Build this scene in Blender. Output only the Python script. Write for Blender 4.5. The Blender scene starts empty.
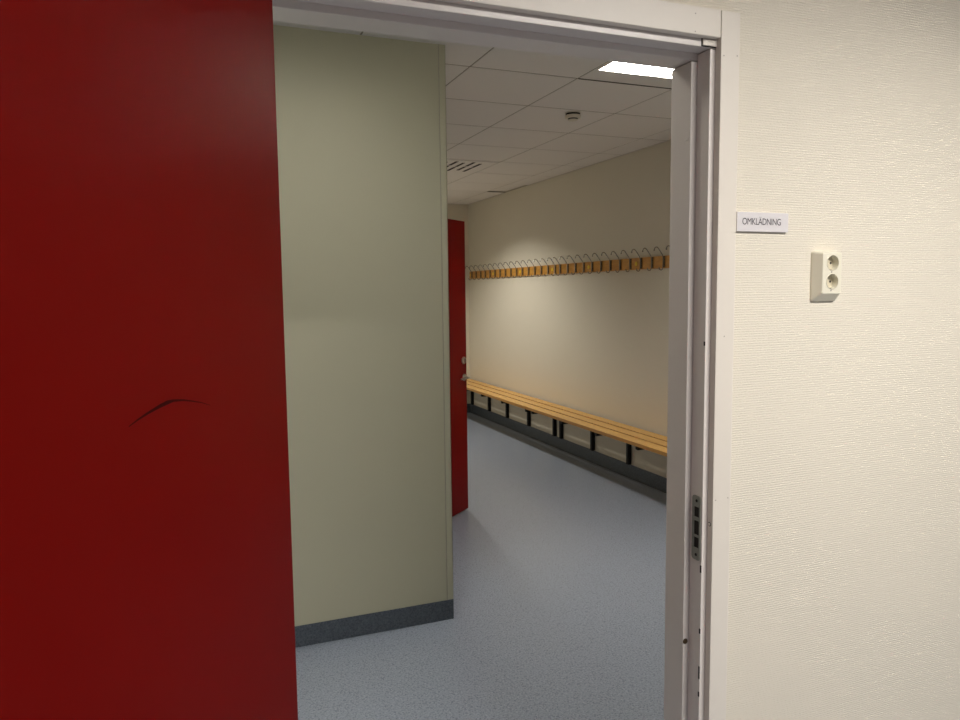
import bpy, bmesh, math, random
from mathutils import Matrix, Vector
random.seed(4)
SC = bpy.context.scene
COL = SC.collection

# ------------------------------------------------------------------ camera
EYE = Vector((0.0, 0.0, 1.57))
yaw, pitch, roll = 0.378063984, -0.092592428, -0.0113324362
fw = Vector((math.sin(yaw)*math.cos(pitch), math.cos(yaw)*math.cos(pitch), math.sin(pitch)))
rt = fw.cross(Vector((0, 0, 1))).normalized()
up = rt.cross(fw)
r2 = rt*math.cos(roll) + up*math.sin(roll)
u2 = -rt*math.sin(roll) + up*math.cos(roll)
cam_d = bpy.data.cameras.new('camera')
cam_d.sensor_width = 36.0
cam_d.lens = 736.76/960*36.0
cam_d.clip_start = 0.02
cam = bpy.data.objects.new('camera', cam_d)
COL.objects.link(cam)
cam.matrix_world = Matrix(((r2.x, u2.x, -fw.x, EYE.x), (r2.y, u2.y, -fw.y, EYE.y),
                           (r2.z, u2.z, -fw.z, EYE.z), (0, 0, 0, 1)))
SC.camera = cam

# ------------------------------------------------------------------ world, exposure, lamps
w = bpy.data.worlds.new('world'); SC.world = w; w.use_nodes = True
w.node_tree.nodes['Background'].inputs[0].default_value = (0.9, 0.85, 0.8, 1)
w.node_tree.nodes['Background'].inputs[1].default_value = 0.02
SC.view_settings.view_transform = 'Standard'
SC.view_settings.look = 'None'
SC.view_settings.exposure = 0.0
SC.view_settings.gamma = 1.0
SC.view_settings.use_curve_mapping = False

ZC = 2.675                      # ceiling height
WARM = (1.0, 0.955, 0.90)
ROOMC = (1.0, 0.955, 0.87)


def area(name, loc, sx, sy, energy, color, spread=math.pi):
    d = bpy.data.lights.new(name, 'AREA')
    d.shape = 'RECTANGLE'; d.size = sx; d.size_y = sy
    d.energy = energy; d.color = color; d.spread = spread
    o = bpy.data.objects.new(name, d); COL.objects.link(o)
    o.location = loc
    return o


# the tubes inside the louvred ceiling lamps (the lamp housings are built further down)
LAMPS = [  # x, y of centre, length in x, tube opening in y, power
    (2.255, 3.262, 0.54, 0.14, 31.0),
    (0.45, 2.25, 0.54, 0.50, 9.0),  # lobby lamp, added out of view as fill for the olive wall
]
for (lx, ly, sx, sy, e) in LAMPS:
    area('lamp_tube', (lx, ly, ZC + 0.075), sx - 0.01, sy - 0.01, e, ROOMC)
area('corridor_lamp_tube', (1.60, -0.09, ZC - 0.012), 0.95, 0.24, 79.0, WARM)
# recessed downlight farther in, hidden from the doorway by the olive wall
DLX, DLY = 2.12, 7.24
dl = area('downlight_bulb', (DLX, DLY, ZC + 0.057), 0.085, 0.085, 34.0, ROOMC)
dl.data.shape = 'DISK'

# ------------------------------------------------------------------ materials


def mat(name, color, rough=0.5, metal=0.0, spec=0.5):
    m = bpy.data.materials.new(name); m.use_nodes = True
    b = m.node_tree.nodes['Principled BSDF']
    b.inputs['Base Color'].default_value = (*color, 1)
    b.inputs['Roughness'].default_value = rough
    b.inputs['Metallic'].default_value = metal
    b.inputs['Specular IOR Level'].default_value = spec
    return m


def nt(m):
    t = m.node_tree
    return t, t.nodes, t.links, t.nodes['Principled BSDF']


def node(ns, kind, **kw):
    n = ns.new(kind)
    for k, v in kw.items():
        if k.startswith('i_'):
            n.inputs[k[2:].replace('_', ' ')].default_value = v
        else:
            setattr(n, k, v)
    return n


def coords(ns, ls, scale=(1, 1, 1)):
    tc = ns.new('ShaderNodeTexCoord'); mp = ns.new('ShaderNodeMapping')
    mp.inputs['Scale'].default_value = scale
    ls.new(tc.outputs['Object'], mp.inputs['Vector'])
    return mp.outputs['Vector']


def mottled(name, c1, c2, scale, rough=0.5, bump=0.0, bscale=200, stretch=(1, 1, 1), spec=0.5, bdist=0.001):
    m = mat(name, c1, rough, 0, spec); t, ns, ls, b = nt(m)
    v = coords(ns, ls, stretch)
    n = node(ns, 'ShaderNodeTexNoise', i_Scale=scale, i_Detail=4.0)
    ls.new(v, n.inputs['Vector'])
    mx = node(ns, 'ShaderNodeMixRGB')
    mx.inputs[1].default_value = (*c1, 1); mx.inputs[2].default_value = (*c2, 1)
    ls.new(n.outputs['Fac'], mx.inputs[0]); ls.new(mx.outputs[0], b.inputs['Base Color'])
    if bump:
        n2 = node(ns, 'ShaderNodeTexNoise', i_Scale=bscale, i_Detail=2.0)
        ls.new(v, n2.inputs['Vector'])
        bp = node(ns, 'ShaderNodeBump', i_Strength=bump, i_Distance=bdist)
        ls.new(n2.outputs['Fac'], bp.inputs['Height']); ls.new(bp.outputs[0], b.inputs['Normal'])
    return m


def weave_wall(name, color):
    """painted woven wall covering: fine horizontal threads, broken into short stitches"""
    m = mat(name, color, 0.75, 0, 0.2); t, ns, ls, b = nt(m)
    v = coords(ns, ls)
    wv = node(ns, 'ShaderNodeTexWave', wave_type='BANDS', bands_direction='Z',
              i_Scale=54.0, i_Distortion=0.8, i_Detail=1.0)
    wv.inputs['Detail Scale'].default_value = 3.0
    ls.new(v, wv.inputs['Vector'])
    v2 = coords(ns, ls, (190, 190, 380))
    n = node(ns, 'ShaderNodeTexNoise', i_Scale=1.0, i_Detail=1.0)
    ls.new(v2, n.inputs['Vector'])
    ma = node(ns, 'ShaderNodeMath', operation='MULTIPLY_ADD'); ma.inputs[1].default_value = 2.2
    ls.new(n.outputs['Fac'], ma.inputs[0]); ls.new(wv.outputs['Fac'], ma.inputs[2])
    bp = node(ns, 'ShaderNodeBump', i_Strength=0.45, i_Distance=0.0012)
    ls.new(ma.outputs[0], bp.inputs['Height']); ls.new(bp.outputs[0], b.inputs['Normal'])
    return m


def vinyl(name, base, dark, light, rough):
    """speckled sheet vinyl"""
    m = mat(name, base, rough, 0, 0.5); t, ns, ls, b = nt(m)
    v = coords(ns, ls)
    a = node(ns, 'ShaderNodeTexNoise', i_Scale=125.0, i_Detail=3.0, i_Roughness=0.7)
    ls.new(v, a.inputs['Vector'])
    r = ns.new('ShaderNodeValToRGB')
    r.color_ramp.interpolation = 'LINEAR'
    e = r.color_ramp.elements
    e[0].position = 0.36; e[0].color = (*dark, 1)
    e[1].position = 0.64; e[1].color = (*light, 1)
    c = e.new(0.46); c.color = (*base, 1)
    c = e.new(0.56); c.color = (*base, 1)
    ls.new(a.outputs['Fac'], r.inputs[0])
    vo = node(ns, 'ShaderNodeTexVoronoi', i_Scale=210.0)
    ls.new(v, vo.inputs['Vector'])
    sp = node(ns, 'ShaderNodeSeparateColor')
    ls.new(vo.outputs['Color'], sp.inputs[0])
    gt = node(ns, 'ShaderNodeMath', operation='GREATER_THAN'); gt.inputs[1].default_value = 0.93
    ls.new(sp.outputs[0], gt.inputs[0])
    mx = node(ns, 'ShaderNodeMixRGB'); mx.inputs[2].default_value = (*dark, 1)
    ls.new(gt.outputs[0], mx.inputs[0]); ls.new(r.outputs[0], mx.inputs[1])
    ls.new(mx.outputs[0], b.inputs['Base Color'])
    n2 = node(ns, 'ShaderNodeTexNoise', i_Scale=28.0, i_Detail=2.0)
    ls.new(v, n2.inputs['Vector'])
    bp = node(ns, 'ShaderNodeBump', i_Strength=0.05, i_Distance=0.0015)
    ls.new(n2.outputs['Fac'], bp.inputs['Height']); ls.new(bp.outputs[0], b.inputs['Normal'])
    return m


def wood(name, c1, c2, rough, axis_scale):
    m = mat(name, c1, rough, 0, 0.5); t, ns, ls, b = nt(m)
    v = coords(ns, ls, axis_scale)
    n = node(ns, 'ShaderNodeTexNoise', i_Scale=1.0, i_Detail=5.0, i_Distortion=0.6)
    ls.new(v, n.inputs['Vector'])
    r = ns.new('ShaderNodeValToRGB')
    r.color_ramp.elements[0].position = 0.3; r.color_ramp.elements[0].color = (*c2, 1)
    r.color_ramp.elements[1].position = 0.65; r.color_ramp.elements[1].color = (*c1, 1)
    ls.new(n.outputs['Fac'], r.inputs[0]); ls.new(r.outputs[0], b.inputs['Base Color'])
    return m


def emitter(name, color, strength):
    m = mat(name, color, 0.6); b = m.node_tree.nodes['Principled BSDF']
    b.inputs['Emission Color'].default_value = (*color, 1)
    b.inputs['Emission Strength'].default_value = strength
    return m


M = dict(
    wallpaper=weave_wall('cream_woven_wall', (0.80, 0.745, 0.635)),
    cream=mottled('cream_room_wall', (0.74, 0.69, 0.575), (0.72, 0.67, 0.555), 3.0, 0.6, 0.12, 160, spec=0.3),
    green=mottled('pale_olive_wall', (0.61, 0.60, 0.46), (0.595, 0.585, 0.445), 2.5, 0.6, 0.10, 180, spec=0.3),
    hidden=mottled('taupe_corridor_wall', (0.46, 0.43, 0.38), (0.44, 0.41, 0.36), 3.0, 0.7),
    white=mottled('white_trim_paint', (0.80, 0.745, 0.665), (0.785, 0.73, 0.65), 6.0, 0.4, 0.06, 60, (1, 1, 0.2)),
    frame=mottled('white_frame_paint', (0.78, 0.73, 0.69), (0.77, 0.72, 0.675), 6.0, 0.35, 0.08, 60, (1, 1, 0.2)),
    ceil=mottled('ceiling_tile_white', (0.86, 0.83, 0.80), (0.83, 0.80, 0.765), 240.0, 0.85, 0.2, 400, spec=0.2),
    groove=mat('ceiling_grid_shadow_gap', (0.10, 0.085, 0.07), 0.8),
    tee=mat('ceiling_grid_bar', (0.33, 0.295, 0.245), 0.7),
    grid=mat('ceiling_grid_metal', (0.62, 0.58, 0.52), 0.5),
    red=mottled('red_door_paint', (0.128, 0.0012, 0.0005), (0.122, 0.001, 0.0005), 4.0, 0.42, 0.03, 120, spec=0.04),
    red_dark=mottled('deep_red_door_paint', (0.19, 0.002, 0.001), (0.18, 0.002, 0.001), 4.0, 0.4, 0.05, 120, spec=0.10),
    scuff=mat('dark_red_scuff', (0.022, 0.001, 0.001), 0.7, 0, 0.05),
    floor=vinyl('grey_blue_speckled_vinyl', (0.315, 0.362, 0.445), (0.18, 0.21, 0.27), (0.44, 0.49, 0.575), 0.28),
    skirt=vinyl('dark_blue_grey_vinyl_skirting', (0.10, 0.122, 0.152), (0.06, 0.072, 0.09), (0.145, 0.168, 0.20), 0.4),
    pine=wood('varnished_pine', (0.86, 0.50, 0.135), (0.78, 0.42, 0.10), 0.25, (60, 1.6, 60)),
    pine_edge_shade=wood('shade_toned_slat_edge', (0.52, 0.26, 0.055), (0.44, 0.20, 0.04), 0.35, (60, 1.6, 60)),
    rail=wood('golden_brown_rail_wood', (0.64, 0.31, 0.05), (0.50, 0.22, 0.032), 0.35, (60, 8, 40)),
    black=mat('black_steel', (0.004, 0.004, 0.0045), 0.5, 0, 0.25),
    chrome=mat('chrome_wire', (0.36, 0.345, 0.32), 0.2, 1.0),
    hookplate=mat('dark_hook_plate', (0.10, 0.065, 0.03), 0.5, 0.3),
    steel=mat('brushed_steel', (0.60, 0.58, 0.54), 0.3, 1.0),
    galv=mottled('aged_galvanised_steel', (0.20, 0.21, 0.18), (0.30, 0.30, 0.26), 60.0, 0.45, 0.1, 90),
    dark=mat('dark_hole', (0.012, 0.008, 0.006), 0.8),
    yellow=mat('yellow_dot', (0.86, 0.60, 0.03), 0.4),
    ivory=mat('ivory_plastic', (0.84, 0.80, 0.66), 0.28),
    ivory_in=mat('ivory_socket_insert', (0.66, 0.60, 0.46), 0.35),
    signw=mat('white_sign_plastic', (0.75, 0.72, 0.73), 0.35),
    ink=mat('dark_lettering', (0.03, 0.022, 0.035), 0.6),
    smoke=mat('detector_plastic', (0.74, 0.70, 0.60), 0.5),
    lamp_white=mat('lamp_housing_white', (0.68, 0.65, 0.60), 0.5),
    reflector=mat('lamp_reflector', (0.85, 0.84, 0.82), 0.4),
    baffle=mat('downlight_baffle', (0.16, 0.16, 0.155), 0.5),
    louvre=mat('lamp_louvre_white', (0.90, 0.90, 0.88), 0.4),
    grey=mat('grey_scuff', (0.42, 0.38, 0.33), 0.7),
)

# ------------------------------------------------------------------ mesh helpers


class MB:
    def __init__(s):
        s.bm = bmesh.new()

    def box(s, x0, x1, y0, y1, z0, z1):
        vs = [s.bm.verts.new(p) for p in
              ((x0, y0, z0), (x1, y0, z0), (x1, y1, z0), (x0, y1, z0),
               (x0, y0, z1), (x1, y0, z1), (x1, y1, z1), (x0, y1, z1))]
        for f in ((3, 2, 1, 0), (4, 5, 6, 7), (0, 1, 5, 4), (1, 2, 6, 5), (2, 3, 7, 6), (3, 0, 4, 7)):
            s.bm.faces.new([vs[i] for i in f])
        return s

    def loft(s, rings, cap=True):
        rr = [[s.bm.verts.new(p) for p in r] for r in rings]
        n = len(rr[0])
        for a, b in zip(rr, rr[1:]):
            for i in range(n):
                s.bm.faces.new((a[i], a[(i+1) % n], b[(i+1) % n], b[i]))
        if cap:
            s.bm.faces.new(rr[0][::-1]); s.bm.faces.new(rr[-1])
        return s

    def tube(s, pts, r, n=8, r_end=None):
        pts = [Vector(p) for p in pts]
        rings = []
        side = None
        for i, p in enumerate(pts):
            t = (pts[min(i+1, len(pts)-1)] - pts[max(i-1, 0)]).normalized()
            if side is None:
                a = Vector((0, 0, 1)) if abs(t.z) < 0.9 else Vector((0, 1, 0))
                side = t.cross(a).normalized()
            side = (side - t*side.dot(t)).normalized()
            o = t.cross(side)
            rad = r if r_end is None else r + (r_end-r)*i/(len(pts)-1)
            rings.append([p + (side*math.cos(2*math.pi*k/n) + o*math.sin(2*math.pi*k/n))*rad for k in range(n)])
        return s.loft(rings)

    def lathe(s, prof, origin, axis, n=32, cap=True):
        """prof: list of (radius, height along axis)"""
        axis = Vector(axis).normalized()
        a = Vector((0, 0, 1)) if abs(axis.z) < 0.9 else Vector((1, 0, 0))
        e1 = axis.cross(a).normalized(); e2 = axis.cross(e1)
        o = Vector(origin)
        rings = [[o + axis*h + (e1*math.cos(2*math.pi*k/n) + e2*math.sin(2*math.pi*k/n))*max(r, 1e-4)
                  for k in range(n)] for r, h in prof]
        return s.loft(rings, cap)

    def ball(s, c, r):
        prof = [(r*math.sin(math.pi*i/8), -r*math.cos(math.pi*i/8)) for i in range(9)]
        return s.lathe(prof, c, (0, 0, 1), 12)

    def build(s, name, m, parent=None, bevel=0.0, smooth=False, seg=2):
        bmesh.ops.recalc_face_normals(s.bm, faces=s.bm.faces)
        me = bpy.data.meshes.new(name)
        s.bm.to_mesh(me); s.bm.free()
        me.materials.append(m)
        if smooth:
            for p in me.polygons:
                p.use_smooth = True
            try:
                me.set_sharp_from_angle(angle=math.radians(40))
            except Exception:
                pass
        o = bpy.data.objects.new(name, me); COL.objects.link(o)
        if parent:
            o.parent = parent
        if bevel:
            b = o.modifiers.new('bevel', 'BEVEL'); b.width = bevel; b.segments = seg
            b.limit_method = 'ANGLE'; b.angle_limit = math.radians(40)
        return o


def tag(o, label=None, cat=None, group=None, kind=None):
    if label: o['label'] = label
    if cat: o['category'] = cat
    if group: o['group'] = group
    if kind: o['kind'] = kind
    return o


def struct(o, label, cat):
    return tag(o, label, cat, kind='structure')


def empty(name, loc=(0, 0, 0), rz=0.0):
    o = bpy.data.objects.new(name, None); COL.objects.link(o)
    o.location = loc; o.rotation_euler = (0, 0, rz); o.empty_display_size = 0.05
    return o


# ------------------------------------------------------------------ key dimensions (metres)
YF = 1.40            # corridor face of the doorway wall
YR = 1.518           # its room-side face
XR = 3.40            # bench wall
YL = 3.24            # face of the pale olive wall
XL = 1.13            # its outer corner
YB = 8.91            # end wall
XJ0, XJ1 = 0.12, 1.1212      # door rebate
ZH = 2.110                  # rebate height
CX0, CX1, CY0 = -1.6, 4.4, -2.5    # corridor box

# ------------------------------------------------------------------ structure
struct(MB().box(CX0-.1, CX1+.1, CY0-.1, YB+.1, -0.05, 0).build('floor', M['floor']),
       'grey-blue speckled vinyl floor of the changing room', 'floor')

# doorway wall
f = MB()
f.box(CX0, XJ0-.018, YF, YR, 0, ZC+.15)
f.box(XJ1+.018, CX1, YF, YR, 0, ZC+.15)
f.box(XJ0-.018, XJ1+.018, YF, YR, ZH+.018, ZC+.15)
struct(f.build('wall_front', M['wallpaper']), 'cream woven-textured wall beside the open doorway', 'wall')
struct(MB().box(CX0-.1, CX0, CY0, YF, 0, ZC).build('wall_corridor_left', M['hidden']),
       'taupe corridor wall on the left, out of the picture', 'wall')
struct(MB().box(CX1, CX1+.1, CY0, YF, 0, ZC).build('wall_corridor_right', M['hidden']),
       'taupe corridor wall on the right, out of the picture', 'wall')
struct(MB().box(CX0, CX1, CY0-.1, CY0, 0, ZC).build('wall_corridor_back', M['hidden']),
       'taupe corridor wall behind the viewer', 'wall')
# pale olive wall straight ahead, and the changing-room side of the same block with its door opening
struct(MB().box(-1.3, XL, YL, YL+.12, 0, ZC+.12).build('wall_olive', M['green']),
       'pale olive painted wall straight behind the doorway', 'wall')
f = MB()
DY0, DY1, DZ = 4.30, 5.18, 2.09
f.box(XL-.12, XL, YL+.12, DY0, 0, ZC+.12)
f.box(XL-.12, XL, DY1, YB, 0, ZC+.12)
f.box(XL-.12, XL, DY0, DY1, DZ, ZC+.12)
struct(f.build('wall_left', M['cream']), 'cream side wall holding the farther red door', 'wall')
f = MB()
f.box(-0.6, -0.5, YL+.12, 6.0, 0, ZC)
f.box(-0.5, XL-.12, 6.0, 6.1, 0, ZC)
f.box(-0.5, XL-.12, YL+.125, 6.0, ZC-.02, ZC+.1)
struct(f.build('wall_side_room', M['cream']), 'plain cream side room behind the farther red door', 'wall')
struct(MB().box(-1.3-.1, -1.3, YR, YL+.12, 0, ZC+.12).build('wall_lobby_left', M['green']),
       'pale olive wall closing the lobby on the left', 'wall')
struct(MB().box(XR, XR+.1, YR, YB, 0, ZC+.12).build('wall_right', M['cream']),
       'long cream wall carrying the hook rails and benches', 'wall')
struct(MB().box(XL-.12, XR+.1, YB, YB+.1, 0, ZC+.12).build('wall_back', M['cream']),
       'short cream end wall of the changing room', 'wall')

# ceiling: square lay-in tiles with fine gaps, one mesh; openings for lamps
T = 0.604
gx = [1.355 + T*k for k in range(-5, 5)]
gy = [3.502 + T*k for k in range(-4, 11)]
gx[0] = -1.3; xs = [-1.3] + [g for g in gx if -1.3 < g < XR] + [XR]
ys = [YR] + [g for g in gy if YR < g < YB] + [YB]
holes = [(lx-sx/2-.03, lx+sx/2+.03, ly-.30, ly+.30) for (lx, ly, sx, sy, e) in LAMPS]
tile = MB(); G = 0.0042; GY = 0.0075


def tbox(x0, x1, y0, y1, z=ZC):
    if x1-x0 > .004 and y1-y0 > .004:
        tile.box(x0, x1, y0, y1, z, z+.015)


lamp_cells = []
for i in range(len(xs)-1):
    for j in range(len(ys)-1):
        a, b, c, d = xs[i]+G, xs[i+1]-G, ys[j]+GY, ys[j+1]-GY
        if (a+b)/2 < XL and (c+d)/2 > YL and b < XL+.3:
            if b < XL: continue
            a = XL if a < XL else a
        z = ZC
        if abs((a+b)/2-3.27) < .1 and 7.0 < (c+d)/2 < 7.6:
            z = ZC+.012
        # cut out the light opening
        cut = None
        for (lx, ly, sx, sy, e) in LAMPS:
            hx0, hx1, hy0, hy1 = lx-sx/2-.0045, lx+sx/2+.0045, ly-sy/2-.0045, ly+sy/2+.0045
            if hx1 > a and hx0 < b and hy1 > c and hy0 < d:
                cut = (max(hx0, a), min(hx1, b), max(hy0, c), min(hy1, d))
        if a < DLX < b and c < DLY < d:
            cut = (DLX-.101, DLX+.101, DLY-.101, DLY+.101)
        if cut:
            x0, x1, y0, y1 = cut
            tbox(a, b, c, y0, z); tbox(a, b, y1, d, z); tbox(a, x0, y0, y1, z); tbox(x1, b, y0, y1, z)
        else:
            tbox(a, b, c, d, z)
ceil = tile.build('ceiling', M['ceil'], bevel=0.0012, seg=1)
struct(ceil, 'suspended ceiling of square off-white tiles', 'ceiling')
g = MB()          # the grid seen in the gaps between the tiles


def gbox(x0, x1, y0, y1):
    if x1-x0 > .002 and y1-y0 > .002:
        g.box(x0, x1, y0, y1, ZC+.0022, ZC+.006)


for x in xs:
    segs = [(YR, YL)] if x < XL else [(YR, YB)]
    for (a, b) in segs:
        cuts = sorted([(ly-sy/2, ly+sy/2) for (lx, ly, sx, sy, e) in LAMPS if lx-sx/2 < x < lx+sx/2])
        p = a
        for c0, c1 in cuts:
            gbox(max(x-.0055, -1.3), min(x+.0055, XR), p, c0); p = c1
        gbox(max(x-.0055, -1.3), min(x+.0055, XR), p, b)
for y in ys:
    a = -1.3 if y < YL else XL
    p = a
    for c0, c1 in sorted([(lx-sx/2, lx+sx/2) for (lx, ly, sx, sy, e) in LAMPS if ly-sy/2 < y < ly+sy/2]):
        gbox(p, c0, max(y-.0085, YR), min(y+.0085, YB)); p = c1
    gbox(p, XR, max(y-.0085, YR), min(y+.0085, YB))
gr = g.build('grid', M['tee'], ceil)
struct(MB().box(-1.4, XR+.1, YR, YB, ZC+.12, ZC+.16).build('ceiling', M['groove']),
       'dark void above the suspended ceiling', 'ceiling')
# corridor ceiling
struct(MB().box(CX0, CX1, CY0, YF, ZC, ZC+.05).build('ceiling', M['ceil']),
       'off-white corridor ceiling above the viewer', 'ceiling')

# perimeter edge trim where ceiling meets the bench wall and end wall
f = MB()
f.box(XR-.018, XR, YR, 7.10, ZC-.003, ZC)
f.box(XR-.018, XR, 7.72, YB, ZC-.003, ZC)
f.box(XL, XR, YB-.018, YB, ZC-.003, ZC)
struct(f.build('trim_1', M['grid']), 'thin off-white ceiling edge strip along the bench wall', 'trim')

# ------------------------------------------------------------------ door frame and casings
fr = empty('trim_2', (XJ1, YF, 0))
struct(fr, 'white rebated door frame around the open doorway', 'door frame')


def rel(mb, parent_loc):
    bmesh.ops.translate(mb.bm, verts=mb.bm.verts, vec=-Vector(parent_loc))
    return mb


L0 = (XJ1, YF, 0)
YS = 1.444   # stop face
jr = MB(); jr.box(XJ1, XJ1+.018, YF-.001, YS, 0, ZH-.0022)
jr.box(XJ1-.016, XJ1+.018, YS, YR+.001, 0, ZH-.0178)
rel(jr, L0).build('jamb', M['frame'], fr, 0.0015)
jl = MB(); jl.box(XJ0-.018, XJ0, YF-.001, YS, 0, ZH)
jl.box(XJ0-.018, XJ0+.016, YS, YR+.001, 0, ZH-.015)
rel(jl, L0).build('jamb', M['frame'], fr, 0.0015)
hd = MB(); hd.box(XJ0-.018, XJ1+.018, YF-.001, YS, ZH, ZH+.018)
hd.box(XJ0-.018, XJ1+.018, YS, YR+.001, ZH-.015, ZH+.018)
rel(hd, L0).build('head', M['frame'], fr, 0.0015)
# strike plate on the rebate of the right jamb: rounded plate with three latch openings


def strike():
    bm = bmesh.new()
    y0, y1, z0, z1 = 1.403, 1.434, 0.918, 1.076
    cut = [(1.408, 1.426, 1.024, 1.049), (1.408, 1.426, 0.980, 1.015), (1.408, 1.426, 0.948, 0.974)]
    mb = MB()
    # plate as a frame of strips round the openings
    zs = [z0+.008, cut[2][2], cut[2][3], cut[1][2], cut[1][3], cut[0][2], cut[0][3], z1-.008]
    X0, X1 = XJ1-.0025, XJ1-.0002
    mb.box(X0, X1, y0, cut[0][0], z0+.008, z1-.008)
    mb.box(X0, X1, cut[0][1], y1, z0+.008, z1-.008)
    for a, b in ((zs[0], zs[1]), (zs[2], zs[3]), (zs[4], zs[5]), (zs[6], zs[7])):
        mb.box(X0, X1, cut[0][0], cut[0][1], a, b)
    for s_, zz in ((1, z1-.008), (-1, z0+.008)):      # rounded ends
        prof = [(y0, zz), (y1, zz)] + [(y1-.008+.008*math.cos(t), zz+s_*.008*math.sin(t)) for t in
                                       [math.pi/2*k/5 for k in range(1, 6)]] + \
               [(y0+.008-.008*math.sin(t), zz+s_*.008*math.cos(t)) for t in [math.pi/2*k/5 for k in range(0, 5)]]
        mb.loft([[(X0, p, q) for p, q in prof], [(X1, p, q) for p, q in prof]])
    return mb, cut


mb, cut = strike()
sp = rel(mb, L0).build('strike_plate', M['galv'], fr)
sp['label'] = 'dull grey metal strike plate'
h = MB()
for (a, b, c, d) in cut:
    h.box(XJ1-.0008, XJ1-.0001, a, b, c, d)
rel(h, L0).build('latch_opening', M['dark'], sp)
for z in (1.064, 0.931):
    s = MB(); s.lathe([(.0038, 0), (.0036, .0012), (.0015, .0006)], (XJ1-.0024, 1.417, z), (-1, 0, 0), 14)
    rel(s, L0).build('screw', M['dark'], sp)
# screw caps on the jamb
s = MB(); s.lathe([(.007, 0), (.0065, .0012), (.004, .0004)], (1.112, YS, 0.702), (0, -1, 0), 18)
rel(s, L0).build('screw_hole', M['hookplate'], fr)
s = MB(); s.lathe([(.010, 0), (.009, .0012)], (XJ1-.016, 1.458, 1.925), (-1, 0, 0), 18)
rel(s, L0).build('screw_cap', M['frame'], fr)
# chipped paint on the arris of the jamb
ch = MB()
for z, dz in ((1.443, .005), (.745, .006), (.64, .016), (.585, .006), (.90, .009)):
    ch.box(XJ1-.0012, XJ1-.0001, YF-.0015, YF+.003, z-dz, z+dz)
rel(ch, L0).build('paint_chip', M['dark'], fr)
# small white contact plate in the top corner
cp = MB(); cp.box(1.0985, 1.1385, YF-.006, YF-.002, 2.1125, 2.1265)
c = rel(cp, L0).build('contact_plate', M['white'], fr, .001)
c['label'] = 'small white plate edged in black'
cb = MB(); cb.box(1.0965, 1.1400, YF-.002, YF-.0012, 2.1105, 2.1285)
rel(cb, L0).build('plate_edge', M['dark'], c)
cm = MB(); cm.box(1.1015, 1.1030, YF-.0066, YF-.006, 2.1205, 2.1225)
cm.box(1.111, 1.125, YF-.0066, YF-.006, 2.1205, 2.1215)
rel(cm, L0).build('plate_mark', M['grey'], c)

# casings on the corridor side
f = MB(); f.box(1.1362, 1.188, 1.380, YF, 0, 2.187)
cr = struct(f.build('trim_3', M['white'], bevel=.0015), 'upright white casing at the right of the doorway', 'door casing')
f = MB(); f.box(.045, 1.1345, 1.380, YF, 2.1275, 2.187)
chd = struct(f.build('trim_4', M['white'], bevel=.0015), 'white head casing across the top of the doorway', 'door casing')
f = MB(); f.box(.045, .098, 1.380, YF, 0, 2.126)
struct(f.build('trim_5', M['white'], bevel=.0015), 'upright white casing behind the nearer red door', 'door casing')
for par, pts in ((cr, ((1.144, 2.090), (1.181, 2.093), (1.144, 1.072), (1.180, 1.074), (1.160, 1.46))),
                 (chd, ((1.065, 2.171), (1.065, 2.133)))):
    for (x, z) in pts:
        n = MB(); n.lathe([(.0016, 0), (.0012, .0004)], (x, 1.3798, z), (0, -1, 0), 10)
        n.build('nail_head', M['grey'], par)
rg = MB()
rg.lathe([(.0036, 0), (.0036, .001), (.0025, .001)], (1.1359, 1.3905, 1.012), (-1, 0, 0), 18)
rg.build('screw_plug', M['white'], cr)
rg = MB(); rg.lathe([(.0052, 0), (.0050, .0004)], (1.1360, 1.3905, 1.012), (-1, 0, 0), 18)
rg.build('plug_edge', M['dark'], cr)
# casings on the room side
f = MB(); f.box(1.1365, 1.195, YR, YR+.014, 0, 2.11); f.box(.04, .1015, YR, YR+.014, 0, 2.11)
f.box(.04, 1.195, YR, YR+.014, 2.11, 2.17)
struct(f.build('trim_6', M['white'], bevel=.0015), 'white casing on the changing-room face of the doorway', 'door casing')

# corner strip of the olive wall
f = MB(); f.box(1.104, 1.134, YL-.004, YL, .098, ZC)
f.box(XL, XL+.004, YL-.004, YL+.035, .098, ZC)
struct(f.build('trim_7', M['green'], bevel=.001), 'slim corner guard on the end of the olive wall', 'corner strip')
f = MB(); f.box(1.1020, 1.1038, YL-.0012, YL, .098, ZC)
struct(f.build('trim_8', M['grey']), 'dark hairline joint beside the corner guard', 'corner strip')

# vinyl skirtings turned up from the floor
f = MB(); f.box(-1.3, XL+.004, YL-.005, YL, 0, .097); f.box(XL, XL+.004, YL, DY0-.06, 0, .097)
struct(f.build('baseboard_front', M['skirt'], bevel=.0015), 'dark blue-grey vinyl skirting under the olive wall', 'skirting')
f = MB(); f.box(XR-.005, XR, YR, YB, 0, .115)
f.box(XR-.016, XR-.005, YR, YB, 0, .008)
struct(f.build('baseboard_right', M['skirt'], bevel=.002), 'dark vinyl skirting beneath the benches', 'skirting')
f = MB(); f.box(XL, XR-.005, YB-.005, YB, 0, .115)
struct(f.build('baseboard_back', M['skirt']), 'dark vinyl skirting of the end wall', 'skirting')
f = MB(); f.box(1.192, CX1, YF-.005, YF, 0, .10)
struct(f.build('baseboard_corridor', M['skirt']), 'dark vinyl skirting of the corridor wall below the picture', 'skirting')

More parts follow.
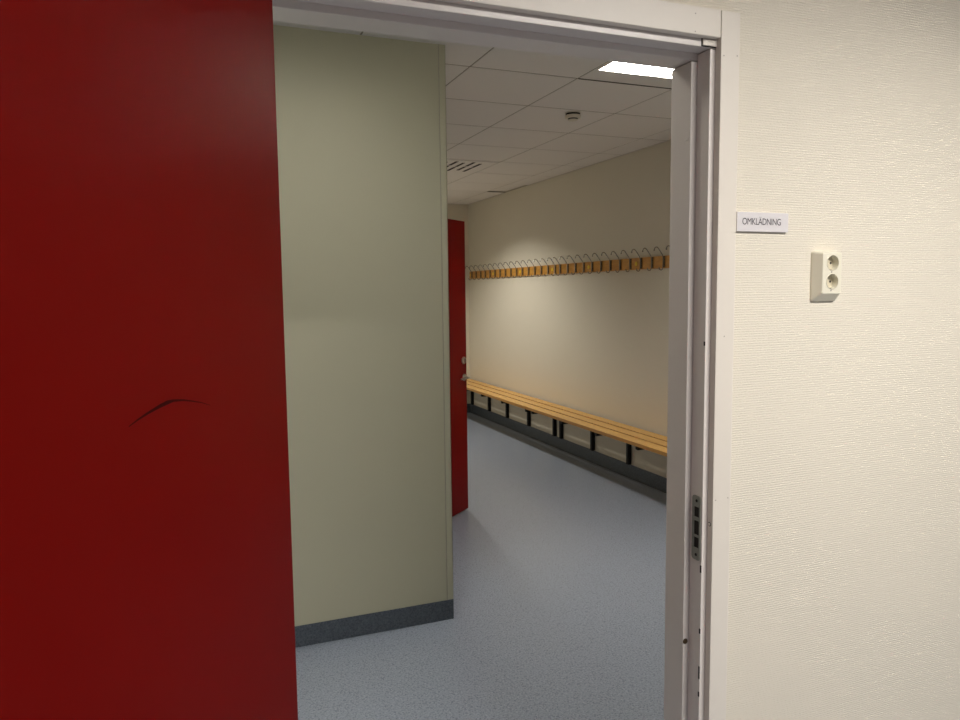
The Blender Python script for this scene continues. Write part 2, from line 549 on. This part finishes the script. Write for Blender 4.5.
# frame of the farther door
f = MB()
f.box(XL-.11, XL+.002, DY0, DY0+.035, 0, DZ); f.box(XL-.11, XL+.002, DY1-.035, DY1, 0, DZ)
f.box(XL-.11, XL+.002, DY0, DY1, DZ-.035, DZ)
f.box(XL, XL+.014, DY0-.05, DY0+.01, 0, DZ+.05); f.box(XL, XL+.014, DY1-.01, DY1+.05, 0, DZ+.05)
f.box(XL, XL+.014, DY0+.01, DY1-.01, DZ-.01, DZ+.05)
struct(f.build('trim_9', M['white']), 'white frame of the farther red door', 'door frame')

# ------------------------------------------------------------------ red doors


def lever(parent, x, y, z, out, along):
    """rosette, neck and lever; out = -1/+1 side of the leaf (local y), along = lever direction (local x)"""
    m = MB(); m.lathe([(.025, 0), (.025, .006), (.021, .009)], (x, y, z), (0, out, 0), 24)
    hnd = m.build('handle', M['steel'], parent, smooth=True)
    hnd['label'] = 'steel lever handle'
    m = MB()
    m.tube([(x, y+out*.006, z), (x, y+out*.034, z), (x+along*.005, y+out*.040, z),
            (x+along*.016, y+out*.043, z), (x+along*.105, y+out*.043, z), (x+along*.112, y+out*.040, z)], .0065, 10)
    m.build('lever', M['steel'], hnd, smooth=True)
    return hnd


def thumbturn(parent, x, y, z, out):
    m = MB(); m.lathe([(.026, 0), (.026, .007), (.021, .010)], (x, y, z), (0, out, 0), 24)
    o = m.build('lock', M['steel'], parent, smooth=True)
    o['label'] = 'round steel lock'
    m = MB(); m.box(x-.005, x+.005, min(y+out*.009, y+out*.026), max(y+out*.009, y+out*.026), z-.015, z+.015)
    m.build('thumb_turn', M['steel'], o, .002)


# nearer door: hinged at the left jamb, swung out past the viewer's left
A = math.radians(27)
E = Vector((.1636, 1.37, 0))                     # hinge-side edge of the face we see
d1 = empty('door_1', E, math.atan2(-math.cos(A), -math.sin(A)))   # local +x along the leaf, local +y = visible side?
# local axes: x = (-sin A, -cos A); y = rotate x by +90 deg = (cos A, -sin A)  -> the visible side
struct(d1, 'nearer red door, swung wide open, filling the left side', 'door')
WD = 0.985
leaf = MB().box(0, WD, -.04, 0, .008, 2.098).build('leaf', M['red'], d1, .0012)
scp = [(0.5073, 1.4215), (0.487, 1.4263), (0.4655, 1.4303), (0.4377, 1.4343), (0.42, 1.4360), (0.4051, 1.4362), (0.38, 1.4330),
       (0.357, 1.4283), (0.33, 1.4222), (0.3045, 1.4144)]
wd = [.0006, .0012, .0016, .0024, .0026, .0016, .0012, .0009, .0006, .0003]
m = MB()
prev = None
for (s_, z_), w_ in zip(scp, wd):
    cur = (m.bm.verts.new((s_, .0003, z_-w_)), m.bm.verts.new((s_, .0003, z_+w_)))
    if prev:
        m.bm.faces.new((prev[0], cur[0], cur[1], prev[1]))
    prev = cur
sc_ = m.build('scuff_mark', M['scuff'], leaf)
sc_['label'] = 'dark curved scuff'
for z in (.22, 1.05, 1.88):
    m = MB(); m.lathe([(.007, -.045), (.007, .045)], (-.006, -.046, z), (0, 0, 1), 14)
    m.build('hinge', M['steel'], d1, smooth=True)
lever(d1, WD-.06, 0, 1.0, 1, -1)
lever(d1, WD-.06, -.04, 1.0, -1, -1)
thumbturn(d1, WD-.06, 0, 1.12, 1)

# farther door, ajar into the changing room
hx, hy = 1.195, 4.328
ang2 = math.atan2(4.869-hy, 1.824-hx)
LW = math.hypot(4.869-hy, 1.824-hx)
d2 = empty('door_2', (hx, hy, 0), ang2)
struct(d2, 'farther red door standing ajar beyond the olive wall', 'door')
# visible side faces the doorway: local -y
MB().box(-.0, LW+.012, 0, .04, .012, 2.059).build('leaf', M['red_dark'], d2, .0012)
lever(d2, LW-.028, 0, .968, -1, -1)
thumbturn(d2, LW-.035, 0, 1.089, -1)
lever(d2, LW-.045, .04, .968, 1, -1)
for z in (.22, 1.05, 1.85):
    m = MB(); m.lathe([(.007, -.045), (.007, .045)], (-.012, .03, z), (0, 0, 1), 14)
    m.build('hinge', M['steel'], d2, smooth=True)

# ------------------------------------------------------------------ ceiling lamps
names = ['louvred ceiling lamp shining bright white above the doorway view',
         'added louvred ceiling lamp over the lobby, unseen, lighting the olive wall']
for (lx, ly, sx, sy, e), lab in zip(LAMPS, names):
    o = empty('ceiling_lamp', (lx, ly, ZC)); tag(o, lab, 'ceiling lamp')
    hx_, hy_, t, hgt = sx/2, sy/2, .004, .085
    m = MB()
    m.box(-hx_-t, -hx_, -hy_, hy_, -.0005, hgt); m.box(hx_, hx_+t, -hy_, hy_, -.0005, hgt)
    m.box(-hx_-t, hx_+t, -hy_-t, -hy_, -.0005, hgt); m.box(-hx_-t, hx_+t, hy_, hy_+t, -.0005, hgt)
    m.box(-hx_-t, hx_+t, -hy_-t, hy_+t, hgt, hgt+t)
    m.build('housing', M['reflector'], o)
    lv = MB()
    n = 9
    for k in range(1, n):
        x = -hx_ + sx*k/n
        lv.box(x-.0008, x+.0008, -hy_, hy_, .002, .018)
    lv.build('louvre', M['louvre'], o)
# flush tile carrying the visible lamp: the shadow gap on its far side is painted as a dark strip
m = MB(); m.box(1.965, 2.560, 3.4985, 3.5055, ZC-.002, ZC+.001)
struct(m.build('trim_10', M['groove']), 'dark strip painted as the shadow gap behind the lamp tile', 'ceiling gap')
# downlight
o = empty('downlight', (DLX, DLY, ZC)); tag(o, 'round recessed downlight that brightens the wall by the farther hook rail', 'ceiling lamp')
m = MB(); n_ = 32
cs = [(math.cos(2*math.pi*k/n_), math.sin(2*math.pi*k/n_)) for k in range(n_)]
rings = [[(c_*r_, s_*r_, z_) for c_, s_ in cs] for r_, z_ in ((.100, -.001), (.100, .082), (.104, .082), (.104, .0))]
m.loft(rings, cap=False)
m.build('baffle', M['baffle'], o, smooth=True)
m = MB()
rings = [[(c_*r_, s_*r_, z_) for c_, s_ in cs] for r_, z_ in ((.100, .0), (.100, -.004), (.112, -.005), (.150, -.002), (.150, 0))]
m.loft(rings, cap=False)
m.build('rim', M['lamp_white'], o, smooth=True)
m = MB(); m.lathe([(.104, .083), (.104, .088)], (0, 0, 0), (0, 0, 1), 32); m.build('cover', M['baffle'], o)
# corridor lamp
o = empty('ceiling_lamp', (1.60, -.09, ZC)); tag(o, 'long white lamp on the corridor ceiling behind the viewer', 'ceiling lamp')
m = MB(); m.box(-.62, .62, -.15, .15, -.008, 0)
m.build('housing', M['lamp_white'], o)
m = MB()
m.box(-.62, -.58, -.15, .15, -.05, -.008); m.box(.58, .62, -.15, .15, -.05, -.008)
m.box(-.58, .58, -.15, -.125, -.05, -.008); m.box(-.58, .58, .125, .15, -.05, -.008)
m.build('rim', M['lamp_white'], o)

# smoke detector
o = empty('smoke_detector', (2.297, 4.166, ZC))
tag(o, 'round off-white smoke detector on the ceiling tiles', 'smoke detector')
m = MB(); m.lathe([(.050, 0), (.050, -.006)], (0, 0, 0), (0, 0, 1), 32); m.build('base', M['smoke'], o, smooth=True)
m = MB(); m.lathe([(.045, -.006), (.045, -.018)], (0, 0, 0), (0, 0, 1), 32); m.build('vent_slot', M['dark'], o)
m = MB(); m.lathe([(.050, -.018), (.048, -.033), (.036, -.036)], (0, 0, 0), (0, 0, 1), 32)
m.build('body', M['smoke'], o, smooth=True)
m = MB(); m.lathe([(.031, -.036), (.031, -.043)], (0, 0, 0), (0, 0, 1), 32); m.build('vent_slot', M['dark'], o)
m = MB(); m.lathe([(.033, -.043), (.028, -.048), (.004, -.050)], (0, 0, 0), (0, 0, 1), 32)
m.build('cap', M['smoke'], o, smooth=True)

# slotted air diffuser tile
o = empty('air_vent', (2.261, 6.235, ZC)); tag(o, 'square ceiling air vent with dark slots beside the olive wall corner', 'air vent')
m = MB(); m.box(-.29, .29, -.29, .29, -.004, 0); m.build('plate', M['ceil'], o, .001)
for i in range(6):
    for j in range(2):
        x = -.225 + .078*i
        y0 = -.225 + .225*j + (.03 if i % 2 else -.02)
        m = MB(); m.box(x-.013, x+.013, y0, y0+.20, -.0052, -.004)
        m.build('slot', M['dark'], o)

# ------------------------------------------------------------------ hook rails
ZR0, ZR1, TB = 1.731, 1.825, .020


def hook_path():
    u = .033     # distance of the wire from the wall
    p = [(.068, ZR0+.004), (.066, ZR0-.005), (.058, ZR0-.013), (.047, ZR0-.014), (.038, ZR0-.006), (u, ZR0+.010),
         (u, ZR0+.04), (u, ZR1-.02), (u+.003, ZR1-.004), (.042, ZR1+.010), (.070, ZR1+.047), (.077, ZR1+.055),
         (.087, ZR1+.063), (.098, ZR1+.064), (.107, ZR1+.058), (.112, ZR1+.048), (.113, ZR1+.040)]
    return p


def make_hook(parent, y):
    m = MB(); m.box(-.0230, -.020, y-.009, y+.009, ZR0+.006, ZR1-.002)
    hk = m.build('coat_hook', M['hookplate'], parent)
    P = hook_path()
    m = MB(); m.tube([(-a, y, z) for a, z in P], .0041, 8)
    m.tube([(-.020, y, ZR0+.03), (-.033, y, ZR0+.03)], .004, 8)
    m.tube([(-.020, y, ZR1-.03), (-.033, y, ZR1-.03)], .004, 8)
    m.ball((-P[-1][0], y, P[-1][1]), .0062); m.ball((-P[0][0], y, P[0][1]), .0048)
    m.build('wire', M['chrome'], hk, smooth=True)
    return hk


def make_rail(y0, y1, ys_hooks, ys_dots, label):
    yc = (y0+y1)/2
    o = empty('hook_rail', (XR, yc, 0)); tag(o, label, 'coat rack')
    MB().box(-TB, 0, y0-yc, y1-yc, ZR0, ZR1).build('board', M['rail'], o, .002)
    first = None
    for y in ys_hooks:
        if first is None:
            first = make_hook(o, 0.0); wire = first.children[0]
            first.location.y = y-yc
        else:
            a = first.copy(); COL.objects.link(a); a.parent = o; a.location.y = y-yc
            b = wire.copy(); COL.objects.link(b); b.parent = a
    for y in ys_dots:
        m = MB(); m.lathe([(.017, 0), (.016, .003), (.010, .0045)], (-TB, y-yc, (ZR0+ZR1)/2), (-1, 0, 0), 20)
        d = m.build('screw_cover', M['yellow'], o, smooth=True)
        d['label'] = 'round yellow cover'
    return o


make_rail(6.42, 8.84, [6.472+.1512*k for k in range(16)], [6.548+.756*k for k in range(4)],
          'farther wooden rail of chrome coat hooks, reaching the end wall')
make_rail(4.14, 6.415, [6.368-.1512*k for k in range(15)], [6.368-.1512*3.5, 6.368-.1512*8.5, 6.368-.1512*13.5],
          'nearer wooden rail of chrome coat hooks, running to the doorway edge')

# ------------------------------------------------------------------ benches


def make_bench(y0, y1, brackets, label):
    yc = (y0+y1)/2
    o = empty('bench', (XR, yc, 0)); tag(o, label, 'bench')
    for (a, b) in ((3.030, 3.134), (3.153, 3.255), (3.274, 3.374)):
        m = MB(); m.box(a-XR, b-XR, y0-yc, y1-yc, .422, .450)
        sl = m.build('slat', M['pine'], o, .0015)
        sl.data.materials.append(M['pine_edge_shade'])  # side faces coloured darker to paint in shade between the slats
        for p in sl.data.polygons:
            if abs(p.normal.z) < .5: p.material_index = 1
    first = None
    for y in brackets:
        if first is None:
            m = MB()
            m.box(3.366-XR, -.0002, -.016, .016, .118, .4215)
            m.box(3.062-XR, 3.366-XR, -.016, .016, .386, .4215)
            first = m.build('bracket', M['black'], o, .0015)
            first['label'] = 'black steel bracket'
            first.location.y = y-yc
        else:
            a = first.copy(); COL.objects.link(a); a.location.y = y-yc; a.parent = o
    return o


make_bench(6.442, 8.86, [8.802, 8.227, 7.684, 7.11, 6.51],
           'farther slatted pine bench on black brackets, under the farther hooks')
make_bench(3.70, 6.437, [6.368, 5.765, 5.173, 4.58, 3.98],
           'nearer slatted pine bench on black brackets, cut off by the door frame')

# ------------------------------------------------------------------ sign
o = empty('door_sign', (1.278, YF, 1.726)); tag(o, 'small white sign reading OMKLÄDNING on the textured wall', 'sign')
MB().box(-.077, .077, -.0075, -.0003, -.0225, .0225).build('plate', M['signw'], o, .0008)
cu = bpy.data.curves.new('lettering', 'FONT'); cu.body = 'OMKLÄDNING'
cu.size = 1.0; cu.space_character = 0.93
to = bpy.data.objects.new('tmp', cu); COL.objects.link(to)
bpy.context.view_layer.update()
me = bpy.data.meshes.new_from_object(to.evaluated_get(bpy.context.evaluated_depsgraph_get()))
bpy.data.objects.remove(to)
xsv = [v.co.x for v in me.vertices]
x0, x1 = min(xsv), max(xsv)
capz = .0155/.70
for v in me.vertices:
    x = (v.co.x-x0)/(x1-x0)*.115
    z = v.co.y*capz
    v.co = (x-.0615, -.0078, z-.0065)
me.materials.clear(); me.materials.append(M['ink'])
lt = bpy.data.objects.new('lettering', me); COL.objects.link(lt); lt.parent = o

# ------------------------------------------------------------------ double power outlet
o = empty('power_outlet', (1.477, YF, 1.600)); tag(o, 'cream double power outlet on the textured wall', 'power outlet')
d_ = .030


def ring(x0, x1, z0, z1, y, r, n=5):
    pts = []
    for cx_, cz_, a0 in ((x1-r, z1-r, 0), (x0+r, z1-r, 90), (x0+r, z0+r, 180), (x1-r, z0+r, 270)):
        for k in range(n):
            t = math.radians(a0+90*k/(n-1))
            pts.append((cx_+r*math.cos(t), y, cz_+r*math.sin(t)))
    return pts


wells = (.0305, -.0150)
m = MB()
rgs = [ring(-.0395, .0405, -.063, .060, 0, .006),
       ring(-.0395, .0405, -.063, .060, -.006, .006),
       ring(-.0315, .0300, -.0455, .0555, -d_+.001, .005),
       ring(-.0300, .0285, -.0440, .054, -d_, .005)]
m.loft(rgs, cap=False)
m.bm.verts.ensure_lookup_table()
outer = m.bm.verts[-20:]
edges = [e for e in m.bm.edges if e.verts[0] in outer and e.verts[1] in outer]
for z in wells:      # front face with two round openings, each with its own wall going in
    c0 = [m.bm.verts.new((.0187*math.cos(2*math.pi*k/32), -d_, z+.0187*math.sin(2*math.pi*k/32))) for k in range(32)]
    c1 = [m.bm.verts.new((.0180*math.cos(2*math.pi*k/32), -.0135, z+.0180*math.sin(2*math.pi*k/32))) for k in range(32)]
    for k in range(32):
        edges.append(m.bm.edges.new((c0[k], c0[(k+1) % 32])))
        m.bm.faces.new((c0[k], c0[(k+1) % 32], c1[(k+1) % 32], c1[k]))
bmesh.ops.triangle_fill(m.bm, edges=edges, use_beauty=True)
m.build('housing', M['ivory'], o)
for z in wells:
    m = MB(); m.lathe([(.0183, .0), (.0183, .001)], (0, -.0135, z), (0, -1, 0), 32)
    ins = m.build('socket', M['ivory_in'], o, smooth=True)
    m = MB(); m.lathe([(.0196, 0), (.0196, .0009), (.0186, .0012), (.0186, -.001)], (0, -d_, z), (0, -1, 0), 32, cap=False)
    m.build('rim', M['ivory'], ins, smooth=True)
    for s_ in (-1, 1):
        m = MB(); m.lathe([(.0028, 0), (.0026, .0008)], (s_*.0095, -.0145, z), (0, -1, 0), 12)
        m.build('pin_hole', M['dark'], ins)
    for s_ in (-1, 1):
        m = MB(); m.box(-.0025, .0025, -.026, -.0145, z+s_*.0165-.001, z+s_*.0165+.001)
        m.build('earth_clip', M['steel'], ins)
for z in (.0080, -.0370):
    m = MB(); m.lathe([(.0022, 0), (.0018, .0006)], (-.003, -d_, z), (0, -1, 0), 12)
    m.build('screw', M['grey'], o)
